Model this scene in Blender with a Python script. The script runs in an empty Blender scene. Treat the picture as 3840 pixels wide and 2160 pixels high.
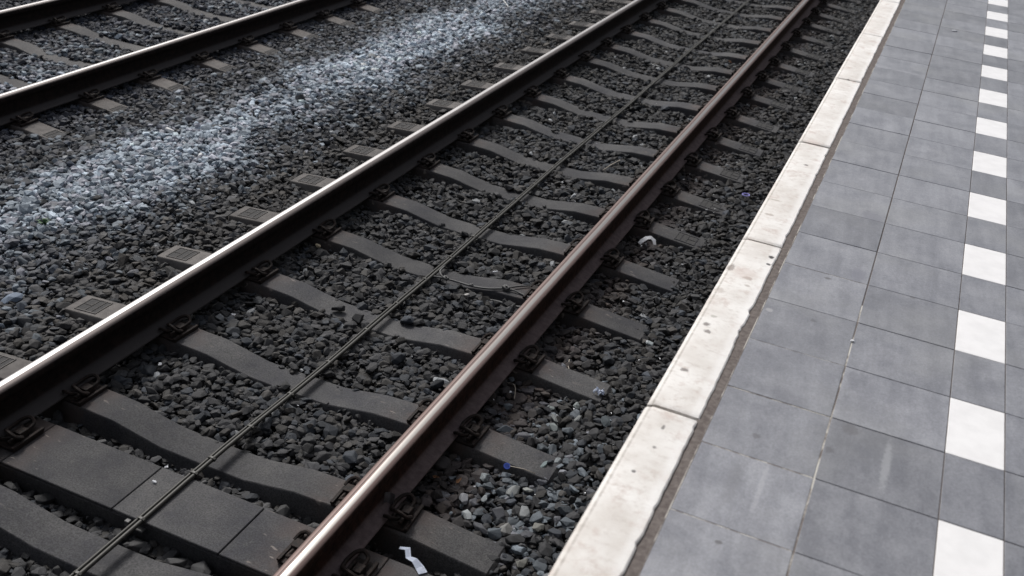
import bpy, bmesh, math, random
import numpy as np
from mathutils import Matrix, Vector

SC = bpy.context.scene
COL = SC.collection
random.seed(7)
rng = np.random.default_rng(11)
R = math.radians

# ------------------------------------------------------------------ camera
CAM_R = Vector((0.9138389, 0.3918133, 0.1066804))
CAM_U = Vector((-0.2749574, 0.4037083, 0.8725927))
CAM_D = Vector((-0.2988257, 0.8267418, -0.4766563))
CAM_P = Vector((2.17832, 0.0, 2.48845))
cam = bpy.data.cameras.new('camera')
cam.sensor_width = 36.0
cam.lens = 36.9272
cam.clip_start = 0.05
cam.clip_end = 500
cam.dof.use_dof = True
cam.dof.focus_distance = 4.6
cam.dof.aperture_fstop = 3.6
camo = bpy.data.objects.new('camera', cam)
m3 = Matrix((CAM_R, CAM_U, -CAM_D)).transposed()
camo.matrix_world = Matrix.Translation(CAM_P) @ m3.to_4x4()
COL.objects.link(camo)
SC.camera = camo

# ------------------------------------------------------------------ sky and sun (bright overcast, the light comes from ahead-left)
SUN_EL, SUN_AZ = 44.0, -50.0          # azimuth from +Y, negative towards -X
w = bpy.data.worlds.new('World')
SC.world = w
w.use_nodes = True
nt = w.node_tree
nt.nodes.clear()
sky = nt.nodes.new('ShaderNodeTexSky')
sky.sky_type = 'NISHITA'
sky.sun_disc = False
sky.sun_elevation = R(SUN_EL)
sky.sun_rotation = R(SUN_AZ % 360)
sky.air_density = 1.0
sky.dust_density = 3.0
hs = nt.nodes.new('ShaderNodeHueSaturation')
hs.inputs['Saturation'].default_value = 0.34
bg = nt.nodes.new('ShaderNodeBackground')
bg.inputs['Strength'].default_value = 0.052
wo = nt.nodes.new('ShaderNodeOutputWorld')
nt.links.new(sky.outputs[0], hs.inputs['Color'])
# an overcast sky is about three times brighter overhead than at the horizon
tc = nt.nodes.new('ShaderNodeTexCoord')
sx = nt.nodes.new('ShaderNodeSeparateXYZ')
nt.links.new(tc.outputs['Generated'], sx.inputs[0])
mr = nt.nodes.new('ShaderNodeMapRange')
mr.inputs[1].default_value, mr.inputs[2].default_value, mr.inputs[3].default_value, mr.inputs[4].default_value = 0.0, 1.0, 0.42, 1.5
nt.links.new(sx.outputs[2], mr.inputs[0])
vs = nt.nodes.new('ShaderNodeVectorMath')
vs.operation = 'SCALE'
nt.links.new(hs.outputs[0], vs.inputs[0])
nt.links.new(mr.outputs[0], vs.inputs['Scale'])
nt.links.new(vs.outputs[0], bg.inputs[0])
nt.links.new(bg.outputs[0], wo.inputs[0])
sl = bpy.data.lights.new('sun', 'SUN')
sl.energy = 1.5
sl.angle = R(15)
sl.color = (1.0, 0.975, 0.94)
so = bpy.data.objects.new('sun', sl)
sd = Vector((math.sin(R(SUN_AZ)) * math.cos(R(SUN_EL)), math.cos(R(SUN_AZ)) * math.cos(R(SUN_EL)), math.sin(R(SUN_EL))))
so.rotation_euler = sd.to_track_quat('Z', 'Y').to_euler()
COL.objects.link(so)
SC.view_settings.view_transform = 'Standard'
SC.view_settings.look = 'None'
SC.view_settings.exposure = 1.10
SC.view_settings.gamma = 1.0
SC.view_settings.use_curve_mapping = False
SC.cycles.max_bounces = 6
SC.cycles.use_denoising = True
SC.cycles.denoiser = 'OPENIMAGEDENOISE'
SC.cycles.denoising_input_passes = 'RGB_ALBEDO_NORMAL'
SC.render.film_transparent = False


# ------------------------------------------------------------------ helpers
def link(o, parent=None):
    COL.objects.link(o)
    if parent is not None:
        o.parent = parent
    return o


def obj(name, me, mat=None, parent=None, loc=(0, 0, 0), rot=(0, 0, 0)):
    o = bpy.data.objects.new(name, me)
    if mat is not None and len(me.materials) == 0:
        me.materials.append(mat)
    o.location = loc
    o.rotation_euler = rot
    return link(o, parent)


def empty(name, loc=(0, 0, 0), rot=(0, 0, 0)):
    o = bpy.data.objects.new(name, None)
    o.empty_display_size = 0.1
    o.location = loc
    o.rotation_euler = rot
    return link(o)


def tag(o, label=None, cat=None, group=None, kind=None):
    for k, v in (('label', label), ('category', cat), ('group', group), ('kind', kind)):
        if v:
            o[k] = v
    return o


def finish(bm, name, smooth=False, bevel=0, seg=1):
    if bevel:
        bmesh.ops.bevel(bm, geom=list(bm.edges), offset=bevel, segments=seg, affect='EDGES', profile=0.5)
    me = bpy.data.meshes.new(name)
    bmesh.ops.recalc_face_normals(bm, faces=bm.faces)
    bm.to_mesh(me)
    bm.free()
    if smooth:
        me.shade_smooth()
    return me


def add_box(bm, x0, x1, y0, y1, z0, z1):
    v = [bm.verts.new(p) for p in ((x0, y0, z0), (x1, y0, z0), (x1, y1, z0), (x0, y1, z0), (x0, y0, z1), (x1, y0, z1), (x1, y1, z1), (x0, y1, z1))]
    for f in ((3, 2, 1, 0), (4, 5, 6, 7), (0, 1, 5, 4), (1, 2, 6, 5), (2, 3, 7, 6), (3, 0, 4, 7)):
        bm.faces.new([v[i] for i in f])


def box_mesh(name, x0, x1, y0, y1, z0, z1, bevel=0, seg=1):
    bm = bmesh.new()
    add_box(bm, x0, x1, y0, y1, z0, z1)
    return finish(bm, name, bevel=bevel, seg=seg)


def add_tube(bm, pts, r, n=8, cap=True, flat=1.0):
    pts = [Vector(p) for p in pts]
    rings = []
    side = None
    for i, p in enumerate(pts):
        a = pts[max(i - 1, 0)]
        b = pts[min(i + 1, len(pts) - 1)]
        t = (b - a).normalized()
        if side is None:
            ref = Vector((0, 0, 1)) if abs(t.z) < 0.9 else Vector((1, 0, 0))
            side = t.cross(ref).normalized()
        side = (side - t * side.dot(t)).normalized()
        up = side.cross(t)
        rr = r[i] if isinstance(r, (list, tuple)) else r
        rings.append([bm.verts.new(p + side * math.cos(2 * math.pi * k / n) * rr + up * math.sin(2 * math.pi * k / n) * rr * flat) for k in range(n)])
    for a, b in zip(rings, rings[1:]):
        for k in range(n):
            bm.faces.new((a[k], a[(k + 1) % n], b[(k + 1) % n], b[k]))
    if cap:
        bm.faces.new(rings[0][::-1])
        bm.faces.new(rings[-1])


def curve_pts(ctrl, n=6):
    """Catmull-Rom through the control points."""
    c = [Vector(p) for p in ctrl]
    c = [c[0] * 2 - c[1]] + c + [c[-1] * 2 - c[-2]]
    out = []
    for i in range(1, len(c) - 2):
        p0, p1, p2, p3 = c[i - 1:i + 3]
        for k in range(n):
            t = k / n
            out.append(0.5 * ((2 * p1) + (p2 - p0) * t + (2 * p0 - 5 * p1 + 4 * p2 - p3) * t * t + (3 * p1 - p0 - 3 * p2 + p3) * t ** 3))
    out.append(c[-2])
    return out


# ------------------------------------------------------------------ node helpers
class NT:
    def __init__(self, name):
        self.m = bpy.data.materials.new(name)
        self.m.use_nodes = True
        self.t = self.m.node_tree
        self.t.nodes.clear()
        self.out = self.t.nodes.new('ShaderNodeOutputMaterial')
        self.b = self.t.nodes.new('ShaderNodeBsdfPrincipled')
        self.t.links.new(self.b.outputs[0], self.out.inputs[0])

    def n(self, typ, **kw):
        nd = self.t.nodes.new(typ)
        for k, v in kw.items():
            setattr(nd, k, v)
        return nd

    def put(self, sock, val):
        if isinstance(val, bpy.types.NodeSocket):
            self.t.links.new(val, sock)
        elif isinstance(val, (tuple, list)) and len(val) == 3 and sock.type == 'RGBA':
            sock.default_value = (*val, 1)
        else:
            sock.default_value = val

    def pos(self):
        return self.n('ShaderNodeNewGeometry').outputs['Position']

    def objco(self):
        return self.n('ShaderNodeTexCoord').outputs['Object']

    def vscale(self, v, s):
        nd = self.n('ShaderNodeVectorMath', operation='MULTIPLY')
        self.put(nd.inputs[0], v)
        nd.inputs[1].default_value = s
        return nd.outputs[0]

    def vadd(self, v, s):
        nd = self.n('ShaderNodeVectorMath', operation='ADD')
        self.put(nd.inputs[0], v)
        self.put(nd.inputs[1], s)
        return nd.outputs[0]

    def noise(self, v, scale, detail=4, rough=0.55, dist=0.0):
        nd = self.n('ShaderNodeTexNoise')
        self.put(nd.inputs['Vector'], v)
        nd.inputs['Scale'].default_value = scale
        nd.inputs['Detail'].default_value = detail
        nd.inputs['Roughness'].default_value = rough
        nd.inputs['Distortion'].default_value = dist
        return nd.outputs['Fac']

    def voro(self, v, scale, feature='F1'):
        nd = self.n('ShaderNodeTexVoronoi', feature=feature)
        self.put(nd.inputs['Vector'], v)
        nd.inputs['Scale'].default_value = scale
        return nd.outputs['Distance']

    def ramp(self, f, a, b, lo=0.0, hi=1.0, smooth=True):
        nd = self.n('ShaderNodeMapRange')
        nd.interpolation_type = 'SMOOTHSTEP' if smooth else 'LINEAR'
        self.put(nd.inputs[0], f)
        for i, v in ((1, a), (2, b), (3, lo), (4, hi)):
            nd.inputs[i].default_value = v
        return nd.outputs[0]

    def mix(self, f, a, b, mode='MIX'):
        nd = self.n('ShaderNodeMix', data_type='RGBA', blend_type=mode)
        self.put(nd.inputs[0], f)
        self.put(nd.inputs[6], a)
        self.put(nd.inputs[7], b)
        return nd.outputs[2]

    def math(self, op, a, b=0.0, clamp=False):
        nd = self.n('ShaderNodeMath', operation=op, use_clamp=clamp)
        self.put(nd.inputs[0], a)
        self.put(nd.inputs[1], b)
        return nd.outputs[0]

    def sep(self, v):
        nd = self.n('ShaderNodeSeparateXYZ')
        self.put(nd.inputs[0], v)
        return nd.outputs

    def rand(self):
        return self.n('ShaderNodeObjectInfo').outputs['Random']

    def bump(self, h, strength=0.3, dist=0.002):
        nd = self.n('ShaderNodeBump')
        nd.inputs['Strength'].default_value = strength
        nd.inputs['Distance'].default_value = dist
        self.put(nd.inputs['Height'], h)
        self.put(self.b.inputs['Normal'], nd.outputs[0])

    def spots(self, base, lst, v=None):
        """Explicit stains at world places: (x, y, rx, ry, strength, colour)."""
        p = v if v is not None else self.pos()
        wob = self.noise(p, 90, 2)
        for x, y, rx, ry, s, c in lst:
            q = self.vadd(p, (-x, -y, 0))
            q = self.vscale(q, (1 / rx, 1 / ry, 0))
            ln = self.n('ShaderNodeVectorMath', operation='LENGTH')
            self.put(ln.inputs[0], q)
            d = self.math('ADD', ln.outputs['Value'], self.math('MULTIPLY', self.math('SUBTRACT', wob, 0.5), 1.3))
            base = self.mix(self.ramp(d, 0.55, 1.15, s, 0.0), base, c)
        return base

    def done(self, col, rough=0.8, metal=0.0, spec=0.5):
        self.put(self.b.inputs['Base Color'], col)
        self.put(self.b.inputs['Roughness'], rough)
        self.put(self.b.inputs['Metallic'], metal)
        self.put(self.b.inputs['Specular IOR Level'], spec)
        return self.m


H = 0.9082                 # platform height over the rail head
RED = (0.30, 0.10, 0.07)

# ---- stone materials
def stone_mat(name, instanced):
    k = NT(name)
    if instanced:
        at = k.n('ShaderNodeObjectInfo')
        c = at.outputs['Color']
        co = k.objco()
    else:
        at = k.n('ShaderNodeAttribute', attribute_name='stone_colour')
        c = at.outputs['Color']
        co = k.pos()
    n1 = k.noise(co, 55, 5, 0.65)
    n2 = k.noise(co, 420, 3, 0.6)
    c = k.mix(1.0, c, k.mix(k.ramp(n1, 0.33, 0.67), (0.76, 0.76, 0.76), (1.26, 1.25, 1.24)), 'MULTIPLY')
    c = k.mix(k.ramp(n2, 0.64, 0.78, 0.0, 0.22), c, (0.16, 0.165, 0.17))
    k.bump(k.math('ADD', n1, k.math('MULTIPLY', n2, 0.3)), 0.35, 0.003)
    return k.done(c, 0.78, 0.0, 0.35)


M_STONE = stone_mat('ballast_stone', False)
M_STONE_I = stone_mat('single_stone', True)

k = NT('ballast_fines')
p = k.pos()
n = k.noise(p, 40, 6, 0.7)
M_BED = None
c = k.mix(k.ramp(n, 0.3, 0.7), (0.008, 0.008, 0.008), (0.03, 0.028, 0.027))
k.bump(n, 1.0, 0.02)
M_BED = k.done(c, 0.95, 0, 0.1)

# ---- concrete sleepers
def sleeper_mat():
    k = NT('sleeper_concrete')
    p = k.pos()
    rnd = k.rand()
    off = k.n('ShaderNodeCombineXYZ')
    k.put(off.inputs[0], k.math('MULTIPLY', rnd, 37.0))
    q = k.vadd(p, off.outputs[0])
    big = k.noise(q, 3.2, 5, 0.6)
    mid = k.noise(q, 22, 5, 0.6)
    fin = k.noise(q, 150, 4, 0.75)
    c = k.mix(k.ramp(k.math('ADD', k.math('MULTIPLY', big, 0.7), k.math('MULTIPLY', mid, 0.3)), 0.36, 0.64), (0.030, 0.030, 0.035), (0.072, 0.070, 0.070))
    c = k.mix(k.ramp(mid, 0.35, 0.7, 0, 0.55), c, (0.028, 0.029, 0.032))
    c = k.mix(k.ramp(mid, 0.62, 0.8, 0, 0.5), c, (0.105, 0.10, 0.097))
    c = k.mix(1.0, c, k.mix(k.ramp(fin, 0.34, 0.66), (0.62, 0.62, 0.62), (1.42, 1.42, 1.42)), 'MULTIPLY')
    pit = k.voro(q, 75)
    c = k.mix(k.math('MULTIPLY', k.ramp(pit, 0.10, 0.20, 0.8, 0.0), k.ramp(mid, 0.45, 0.55)), c, (0.012, 0.012, 0.013))
    wx = k.sep(p)[0]
    worn = k.math('MULTIPLY', k.ramp(wx, -0.95, -0.80, 0.8, 0.0), k.ramp(wx, -4.2, -3.2, 0.22, 1.0))
    c = k.mix(worn, c, k.mix(k.ramp(mid, 0.3, 0.7), (0.085, 0.077, 0.073), (0.135, 0.124, 0.116)))
    # rust bleeding and oil near the rail seats
    x = k.math('ABSOLUTE', k.math('SUBTRACT', k.math('ABSOLUTE', k.sep(k.objco())[0]), 0.7535))
    near = k.ramp(x, 0.08, 0.34, 1.0, 0.0)
    c = k.mix(k.math('MULTIPLY', near, k.ramp(k.noise(q, 9, 4), 0.35, 0.65, 0.1, 0.85)), c, (0.072, 0.052, 0.046))
    nar = k.ramp(x, 0.02, 0.18, 1.0, 0.0)
    c = k.mix(k.math('MULTIPLY', nar, 0.8), c, (0.020, 0.016, 0.014))
    # pale scuffs
    sc = k.noise(k.vscale(q, (1.0, 3.0, 1.0)), 16, 3, 0.5)
    c = k.mix(k.math('MULTIPLY', k.ramp(sc, 0.64, 0.72, 0, 0.75), k.ramp(x, 0.18, 0.42, 1, 0.10)), c, (0.20, 0.175, 0.16))
    tone = k.ramp(rnd, 0, 1, 0.82, 1.15, False)
    cc = k.n('ShaderNodeVectorMath', operation='SCALE')
    k.put(cc.inputs[0], c)
    k.put(cc.inputs['Scale'], tone)
    k.bump(k.math('ADD', fin, k.math('MULTIPLY', mid, 1.5)), 0.35, 0.003)
    return k.done(cc.outputs[0], 0.82, 0, 0.3)


M_SLEEPER = sleeper_mat()
k = NT('marking_panel_concrete')
n = k.noise(k.pos(), 120, 4)
M_PANEL = k.done(k.mix(n, (0.028, 0.028, 0.030), (0.070, 0.068, 0.066)), 0.85, 0, 0.2)
k.bump(n, 0.4, 0.002)

# ---- rails
def rail_mat(name, tone, rust):
    k = NT(name)
    co = k.objco()
    s = k.sep(co)
    x, z = s[0], s[2]
    st = k.vscale(co, (60.0, 0.6, 60.0))
    streak = k.noise(st, 1.0, 4, 0.6)
    n1 = k.noise(co, 30, 5, 0.65)
    wob = k.math('MULTIPLY', k.math('SUBTRACT', k.noise(co, 2.2, 3), 0.5), 0.006)
    xx = k.math('ADD', x, wob)
    top = k.ramp(z, -0.010, -0.0045, 0.0, 1.0)
    band = k.math('MULTIPLY', k.ramp(xx, -0.007, -0.003), k.ramp(xx, 0.011, 0.020, 1.0, 0.0)) if rust else k.ramp(k.math('ABSOLUTE', k.math('ADD', xx, 0.015)), 0.011, 0.022, 1.0, 0.0)  # right rail: polished strip; left rail: sky highlight painted as an off-centre band
    body = k.mix(k.ramp(n1, 0.3, 0.7), (0.010, 0.0055, 0.0045), (0.036, 0.017, 0.013)) if rust else k.mix(k.ramp(n1, 0.3, 0.7), (0.004, 0.003, 0.003), (0.016, 0.0095, 0.008))
    foot = k.math('MULTIPLY', k.ramp(z, -0.150, -0.135, 1.0, 0.0), 1.0)
    body = k.mix(foot, body, k.mix(k.ramp(n1, 0.3, 0.7), (0.085, 0.064, 0.066), (0.135, 0.105, 0.106)) if rust else (0.048, 0.043, 0.043))  # light from above painted as a paler foot below the dark web
    dull = k.mix(streak, (0.11, 0.075, 0.068), (0.19, 0.140, 0.130)) if rust else k.mix(streak, (0.05, 0.04, 0.04), (0.10, 0.085, 0.08))
    if rust:
        line = k.ramp(k.math('ABSOLUTE', k.math('ADD', xx, 0.0125)), 0.0012, 0.003, 0.85, 0.0)
        dull = k.mix(line, dull, (0.03, 0.022, 0.02))
    polish_glint = k.mix(k.ramp(streak, 0.2, 0.8), tone, tuple(min(1, v * 1.25) for v in tone))
    topc = k.mix(band, dull, polish_glint)
    k.put(k.b.inputs['Base Color'], k.mix(top, body, topc))
    k.put(k.b.inputs['Metallic'], k.math('MULTIPLY', top, k.ramp(band, 0, 1, 0.35, 1.0)))
    rr = k.mix(top, (0.80, 0.80, 0.80), k.mix(band, (0.50, 0.50, 0.50), (0.30, 0.30, 0.30) if rust else (0.40, 0.40, 0.40)))
    k.put(k.b.inputs['Roughness'], k.sep(rr)[0])
    k.put(k.b.inputs['Specular IOR Level'], 0.15)
    k.bump(k.math('MULTIPLY', n1, k.ramp(z, -0.012, -0.006, 1.0, 0.03)), 0.8, 0.005)
    return k.m


M_RAIL_L = rail_mat('rail_steel_bright', (0.34, 0.33, 0.33), False)
M_RAIL_R = rail_mat('rail_steel_rusty', (0.30, 0.285, 0.27), True)

k = NT('rusty_fastening_steel')
n = k.noise(k.pos(), 70, 5, 0.7)
M_CLIP = k.done(k.mix(k.ramp(n, 0.3, 0.7), (0.005, 0.004, 0.0037), (0.024, 0.014, 0.011)), 0.75, 0.1, 0.3)
k.bump(n, 0.6, 0.003)
k = NT('cable_sheath')
n = k.noise(k.pos(), 60, 4)
M_CABLE = k.done(k.mix(n, (0.012, 0.011, 0.009), (0.038, 0.036, 0.029)), 0.55, 0, 0.45)
k = NT('galvanised_wire')
n = k.noise(k.pos(), 80, 4)
M_WIRE = k.done(k.mix(n, (0.045, 0.045, 0.046), (0.12, 0.12, 0.12)), 0.6, 0.2, 0.4)

# ---- platform
def tile_mat(name, dark, light):
    k = NT(name)
    p = k.pos()
    rnd = k.rand()
    off = k.n('ShaderNodeCombineXYZ')
    k.put(off.inputs[0], k.math('MULTIPLY', rnd, 53.0))
    k.put(off.inputs[1], k.math('MULTIPLY', rnd, 17.0))
    q = k.vadd(p, off.outputs[0])
    # wear streaks turned by about ten degrees off the joints
    ro = k.n('ShaderNodeVectorRotate')
    k.put(ro.inputs['Vector'], q)
    ro.inputs['Angle'].default_value = R(-4.6)
    streak = k.noise(k.vscale(ro.outputs[0], (20.0, 2.2, 1.0)), 1.0, 4, 0.6)
    big = k.noise(q, 7, 6, 0.72)
    mid = k.noise(k.vscale(q, (1.5, 0.8, 1)), 60, 6, 0.8)
    fin = k.noise(q, 170, 3, 0.8)
    f = k.math('ADD', k.math('MULTIPLY', big, 0.55), k.math('ADD', k.math('MULTIPLY', streak, 0.42), k.math('MULTIPLY', mid, 0.42)))
    c = k.mix(k.ramp(f, 0.50, 0.88), dark, light)
    c = k.mix(k.ramp(k.noise(k.vadd(q, (5, 9, 0)), 4.5, 3), 0.58, 0.75, 0, 0.35), c, tuple(v * 0.72 for v in dark))
    c = k.mix(1.0, c, k.mix(k.ramp(fin, 0.32, 0.68), (0.86, 0.86, 0.86), (1.15, 1.15, 1.15)), 'MULTIPLY')
    warm = k.ramp(k.noise(p, 3.0, 3), 0.5, 0.7, 0, 0.22)
    c = k.mix(warm, c, (0.25, 0.25, 0.245))
    dk = (0.085, 0.08, 0.085)
    c = k.spots(c, [(2.082, 3.434, .016, .010, .85, dk), (2.084, 3.095, .010, .010, .6, dk), (2.364, 3.463, .010, .010, .5, dk),
                    (2.047, 2.368, .013, .013, .6, dk), (2.054, 1.910, .009, .009, .9, dk), (2.233, 2.412, .012, .018, .5, dk),
                    (2.272, 2.539, .028, .030, .55, (0.11, 0.105, 0.11)), (2.163, 4.10, .050, .060, .5, (0.14, 0.14, 0.165)),
                    (2.175, 3.53, .030, .055, .5, (0.14, 0.14, 0.17)), (2.375, 2.42, .013, .13, .5, (0.38, 0.385, 0.40)),
                    (1.945, 3.083, .012, .016, .55, (0.42, 0.41, 0.42)), (2.035, 2.15, .02, .11, .35, (0.13, 0.13, 0.14)), (2.10, 2.16, .008, .13, .3, (0.36, 0.36, 0.38))], p)
    tone = k.ramp(rnd, 0, 1, 0.84, 1.14, False)
    cc = k.n('ShaderNodeVectorMath', operation='SCALE')
    k.put(cc.inputs[0], c)
    k.put(cc.inputs['Scale'], tone)
    k.bump(k.math('ADD', mid, fin), 0.25, 0.0015)
    return k.done(cc.outputs[0], k.ramp(big, 0.3, 0.7, 0.30, 0.46), 0, 0.8)


M_TILE = tile_mat('grey_tile', (0.142, 0.145, 0.164), (0.240, 0.244, 0.266))
k = NT('white_tile')
p = k.pos()
n = k.noise(p, 18, 5)
c = k.mix(k.ramp(n, 0.3, 0.75), (0.76, 0.75, 0.75), (0.69, 0.68, 0.68))
c = k.mix(k.ramp(k.noise(p, 5, 5, 0.7), 0.52, 0.70, 0, 0.12), c, (0.60, 0.59, 0.59))
c = k.mix(k.ramp(k.noise(p, 140, 2), 0.70, 0.78, 0, 0.4), c, (0.5, 0.49, 0.47))
M_WHITE = k.done(c, 0.5, 0, 0.5)

k = NT('kerb_concrete')
p = k.pos()
big = k.noise(p, 6, 5, 0.6)
mid = k.noise(k.vscale(p, (0.8, 1.25, 1)), 34, 6, 0.75)
fin = k.noise(p, 330, 3, 0.6)
c = k.mix(k.ramp(big, 0.3, 0.7), (0.60, 0.565, 0.53), (0.75, 0.73, 0.705))
c = k.mix(k.ramp(mid, 0.48, 0.74, 0, 0.65), c, (0.46, 0.41, 0.37))
c = k.mix(k.ramp(k.noise(k.vadd(p, (3, 1, 0)), 14, 5, 0.7), 0.52, 0.70, 0, 0.7), c, (0.50, 0.42, 0.38))
c = k.mix(k.ramp(fin, 0.70, 0.80, 0, 0.4), c, (0.36, 0.33, 0.31))
# dirt in the arris on the track side, bright rubbed strip on the tile side
x = k.sep(p)[0]
c = k.mix(k.math('MULTIPLY', k.ramp(k.math('ABSOLUTE', k.math('SUBTRACT', x, 1.7635)), 0.001, 0.005, 0.75, 0.0), k.ramp(mid, 0.35, 0.6, 0.3, 1)), c, (0.33, 0.30, 0.27))
c = k.mix(k.ramp(k.math('ADD', x, k.math('MULTIPLY', mid, 0.02)), 1.868, 1.889, 0, 0.45), c, (0.80, 0.79, 0.78))
bk = (0.06, 0.055, 0.055)
br = (0.30, 0.24, 0.20)
c = k.spots(c, [(1.876, 3.482, .012, .014, 1, bk), (1.879, 3.417, .010, .009, .95, bk), (1.767, 3.315, .015, .030, .7, (.2, .17, .15)), (1.836, 3.265, .016, .014, .6, br), (1.845, 3.21, .011, .009, .55, br),
                (1.796, 2.938, .012, .009, .55, (.28, .26, .22)), (1.788, 2.875, .014, .012, .8, (.14, .12, .11)), (1.801, 2.832, .014, .012, .75, (.14, .12, .11)), (1.796, 2.58, .012, .011, .8, (.14, .12, .11)),
                (1.772, 3.122, .018, .022, .4, br), (1.797, 3.859, .02, .013, .6, br), (1.790, 4.022, .03, .008, .6, (.33, .28, .23)), (1.807, 2.054, .006, .006, .8, bk), (1.821, 2.27, .005, .012, .7, bk),
                (1.824, 2.174, .006, .006, .6, bk), (1.833, 4.511, .012, .010, .85, (.15, .13, .12)), (1.821, 6.058, .012, .016, .9, bk), (1.81, 4.83, .04, .05, .25, (.5, .35, .3)), (1.82, 3.30, .05, .05, .3, (.5, .38, .34))], p)
M_KERB = k.done(c, 0.75, 0, 0.3)
k.bump(k.math('ADD', mid, fin), 0.4, 0.003)

k = NT('sandy_joint')
p = k.pos()
n = k.noise(p, 60, 5, 0.7)
c = k.mix(k.ramp(n, 0.3, 0.7), (0.095, 0.080, 0.075), (0.165, 0.145, 0.135))
M_JOINT = k.done(c, 0.95, 0, 0.1)
k.bump(n, 0.6, 0.003)
k = NT('pale_mortar_joint')
p = k.pos()
n = k.noise(k.vscale(p, (1, .35, 1)), 25, 4, 0.6)
c = k.mix(k.ramp(n, 0.42, 0.58), (0.15, 0.13, 0.12), (0.48, 0.46, 0.42))
M_MORTAR = k.done(c, 0.9, 0, 0.1)
k = NT('platform_wall_concrete')
n = k.noise(k.pos(), 5, 6, 0.6)
M_WALL = k.done(k.mix(n, (0.10, 0.095, 0.09), (0.2, 0.19, 0.18)), 0.9, 0, 0.2)


k = NT('sky_blocker_grey')
n = k.noise(k.pos(), 2, 4)
M_BLOCKER = k.done(k.mix(n, (0.10, 0.10, 0.10), (0.14, 0.14, 0.14)), 0.8, 0, 0.2)


def plain(name, col, rough=0.6, metal=0.0, spec=0.4, amt=0.25, scale=60, trans=0.0):
    k = NT(name)
    n = k.noise(k.objco(), scale, 4)
    m = k.done(k.mix(n, tuple(v * (1 - amt) for v in col), tuple(min(1, v * (1 + amt)) for v in col)), rough, metal, spec)
    if trans:
        k.b.inputs['Transmission Weight'].default_value = trans
    return m


M_PAPER = plain('white_paper', (0.72, 0.73, 0.76), 0.8, amt=0.1)
M_CARD = plain('bluish_white_card', (0.62, 0.67, 0.78), 0.6, amt=0.1)
M_BLUE = plain('blue_plastic', (0.02, 0.055, 0.32), 0.55, amt=0.3)
M_RING = plain('lilac_plastic', (0.32, 0.30, 0.75), 0.4, amt=0.2)
M_STRAW = plain('dry_stalk', (0.36, 0.32, 0.27), 0.8, amt=0.3)
M_PSTRAW = plain('white_stick', (0.62, 0.62, 0.60), 0.6, amt=0.15)
M_LEAF = plain('dry_leaf', (0.20, 0.10, 0.05), 0.8, amt=0.5)
M_GREEN = plain('weed_green', (0.035, 0.085, 0.03), 0.7, amt=0.4)
M_CLEAR = plain('clear_plastic', (0.45, 0.45, 0.48), 0.25, amt=0.3, trans=0.45, spec=0.6)
M_YEL = plain('yellowish_pebble', (0.36, 0.30, 0.21), 0.8)

# ------------------------------------------------------------------ ballast surface
T2X, T2Z = -4.195, -0.12
NEAR_Y = [2.67, 3.27, 3.925, 4.555, 5.17, 5.79, 6.40, 7.03, 7.65, 8.30, 8.955, 9.57, 10.19, 10.85, 11.50, 12.14]
while NEAR_Y[-1] < 18.6:
    NEAR_Y.append(NEAR_Y[-1] + 0.633)
SLEEP1 = [1.46, 2.09] + [y + 0.082 for y in NEAR_Y]
WIDE = (2.262, 2.542)
SLEEP2 = [5.013 + 0.08 + 0.637 * i for i in range(-3, 15)]


def smooth(x, a, b):
    t = np.clip((x - a) / (b - a), 0, 1)
    return t * t * (3 - 2 * t)


def lump(x, y):
    return (np.sin(x * 5.1 + 1.3 * np.sin(y * 2.7)) * np.cos(y * 4.3 + x) * 0.5 + np.sin(x * 11.7 + y * 3.1) * np.sin(y * 9.3 - x * 2.2) * 0.5)


def zb(x, y):
    """Top of the ballast."""
    x = np.asarray(x, float)
    y = np.asarray(y, float)
    px = [-9, -6.2, -5.35, -4.9, -4.2, -3.5, -3.05, -2.75, -2.45, -2.05, -1.65, -1.30, -0.95, -0.60, -0.35, 0.0, 0.35, 0.60, 0.95, 1.25, 1.45, 1.75, 2.5]
    pz = [-.33, -.33, -.335, -.338, -.336, -.338, -.325, -.290, -.235, -.200, -.212, -.228, -.236, -.228, -.226, -.225, -.226, -.227, -.232, -.224, -.216, -.200, -.20]
    z = np.interp(x, px, pz)
    z = z + 0.010 * lump(x, y)
    z = z - 0.038 * smooth(-y, -2.95, -2.6) * smooth(-np.abs(x), -1.25, -0.9)
    z = z - 0.03 * smooth(-y, -3.0, -2.5) * smooth(x, 0.85, 1.0) * smooth(-x, -1.5, -1.3)
    return z


def pale_amount(x, y):
    """Share of pale stones: light pool between the tracks painted as colour, pale patches elsewhere."""
    wv = 0.07 * np.sin(y * 2.9) + 0.05 * np.sin(y * 6.1 + 1)
    b = smooth(x + wv, -2.86, -2.26) * smooth(-x + wv, 1.32, 1.95)
    b = b * (0.88 + 0.12 * np.sin(y * 1.7))
    b = np.maximum(b, 0.42 * smooth(x, -4.75, -4.4) * smooth(-x, 3.4, 3.7) * (0.6 + 0.4 * np.sin(y * 2.1 + 1.0)))
    b = np.maximum(b, 0.75 * np.exp(-(((x + 4.05) / 0.30) ** 2 + ((y - 5.75) / 0.55) ** 2)))
    b = np.maximum(b, 0.20 * smooth(x, -3.2, -3.0) * smooth(-x, 1.2, 1.7))
    b = np.maximum(b, 0.30 * np.exp(-(((x - 1.22) / 0.28) ** 2 + ((y - 3.3) / 0.55) ** 2)))
    b = np.maximum(b, 0.25 * np.exp(-(((x + 1.55) / 0.2) ** 2 + ((y - 3.0) / 0.45) ** 2)))
    return b


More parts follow.
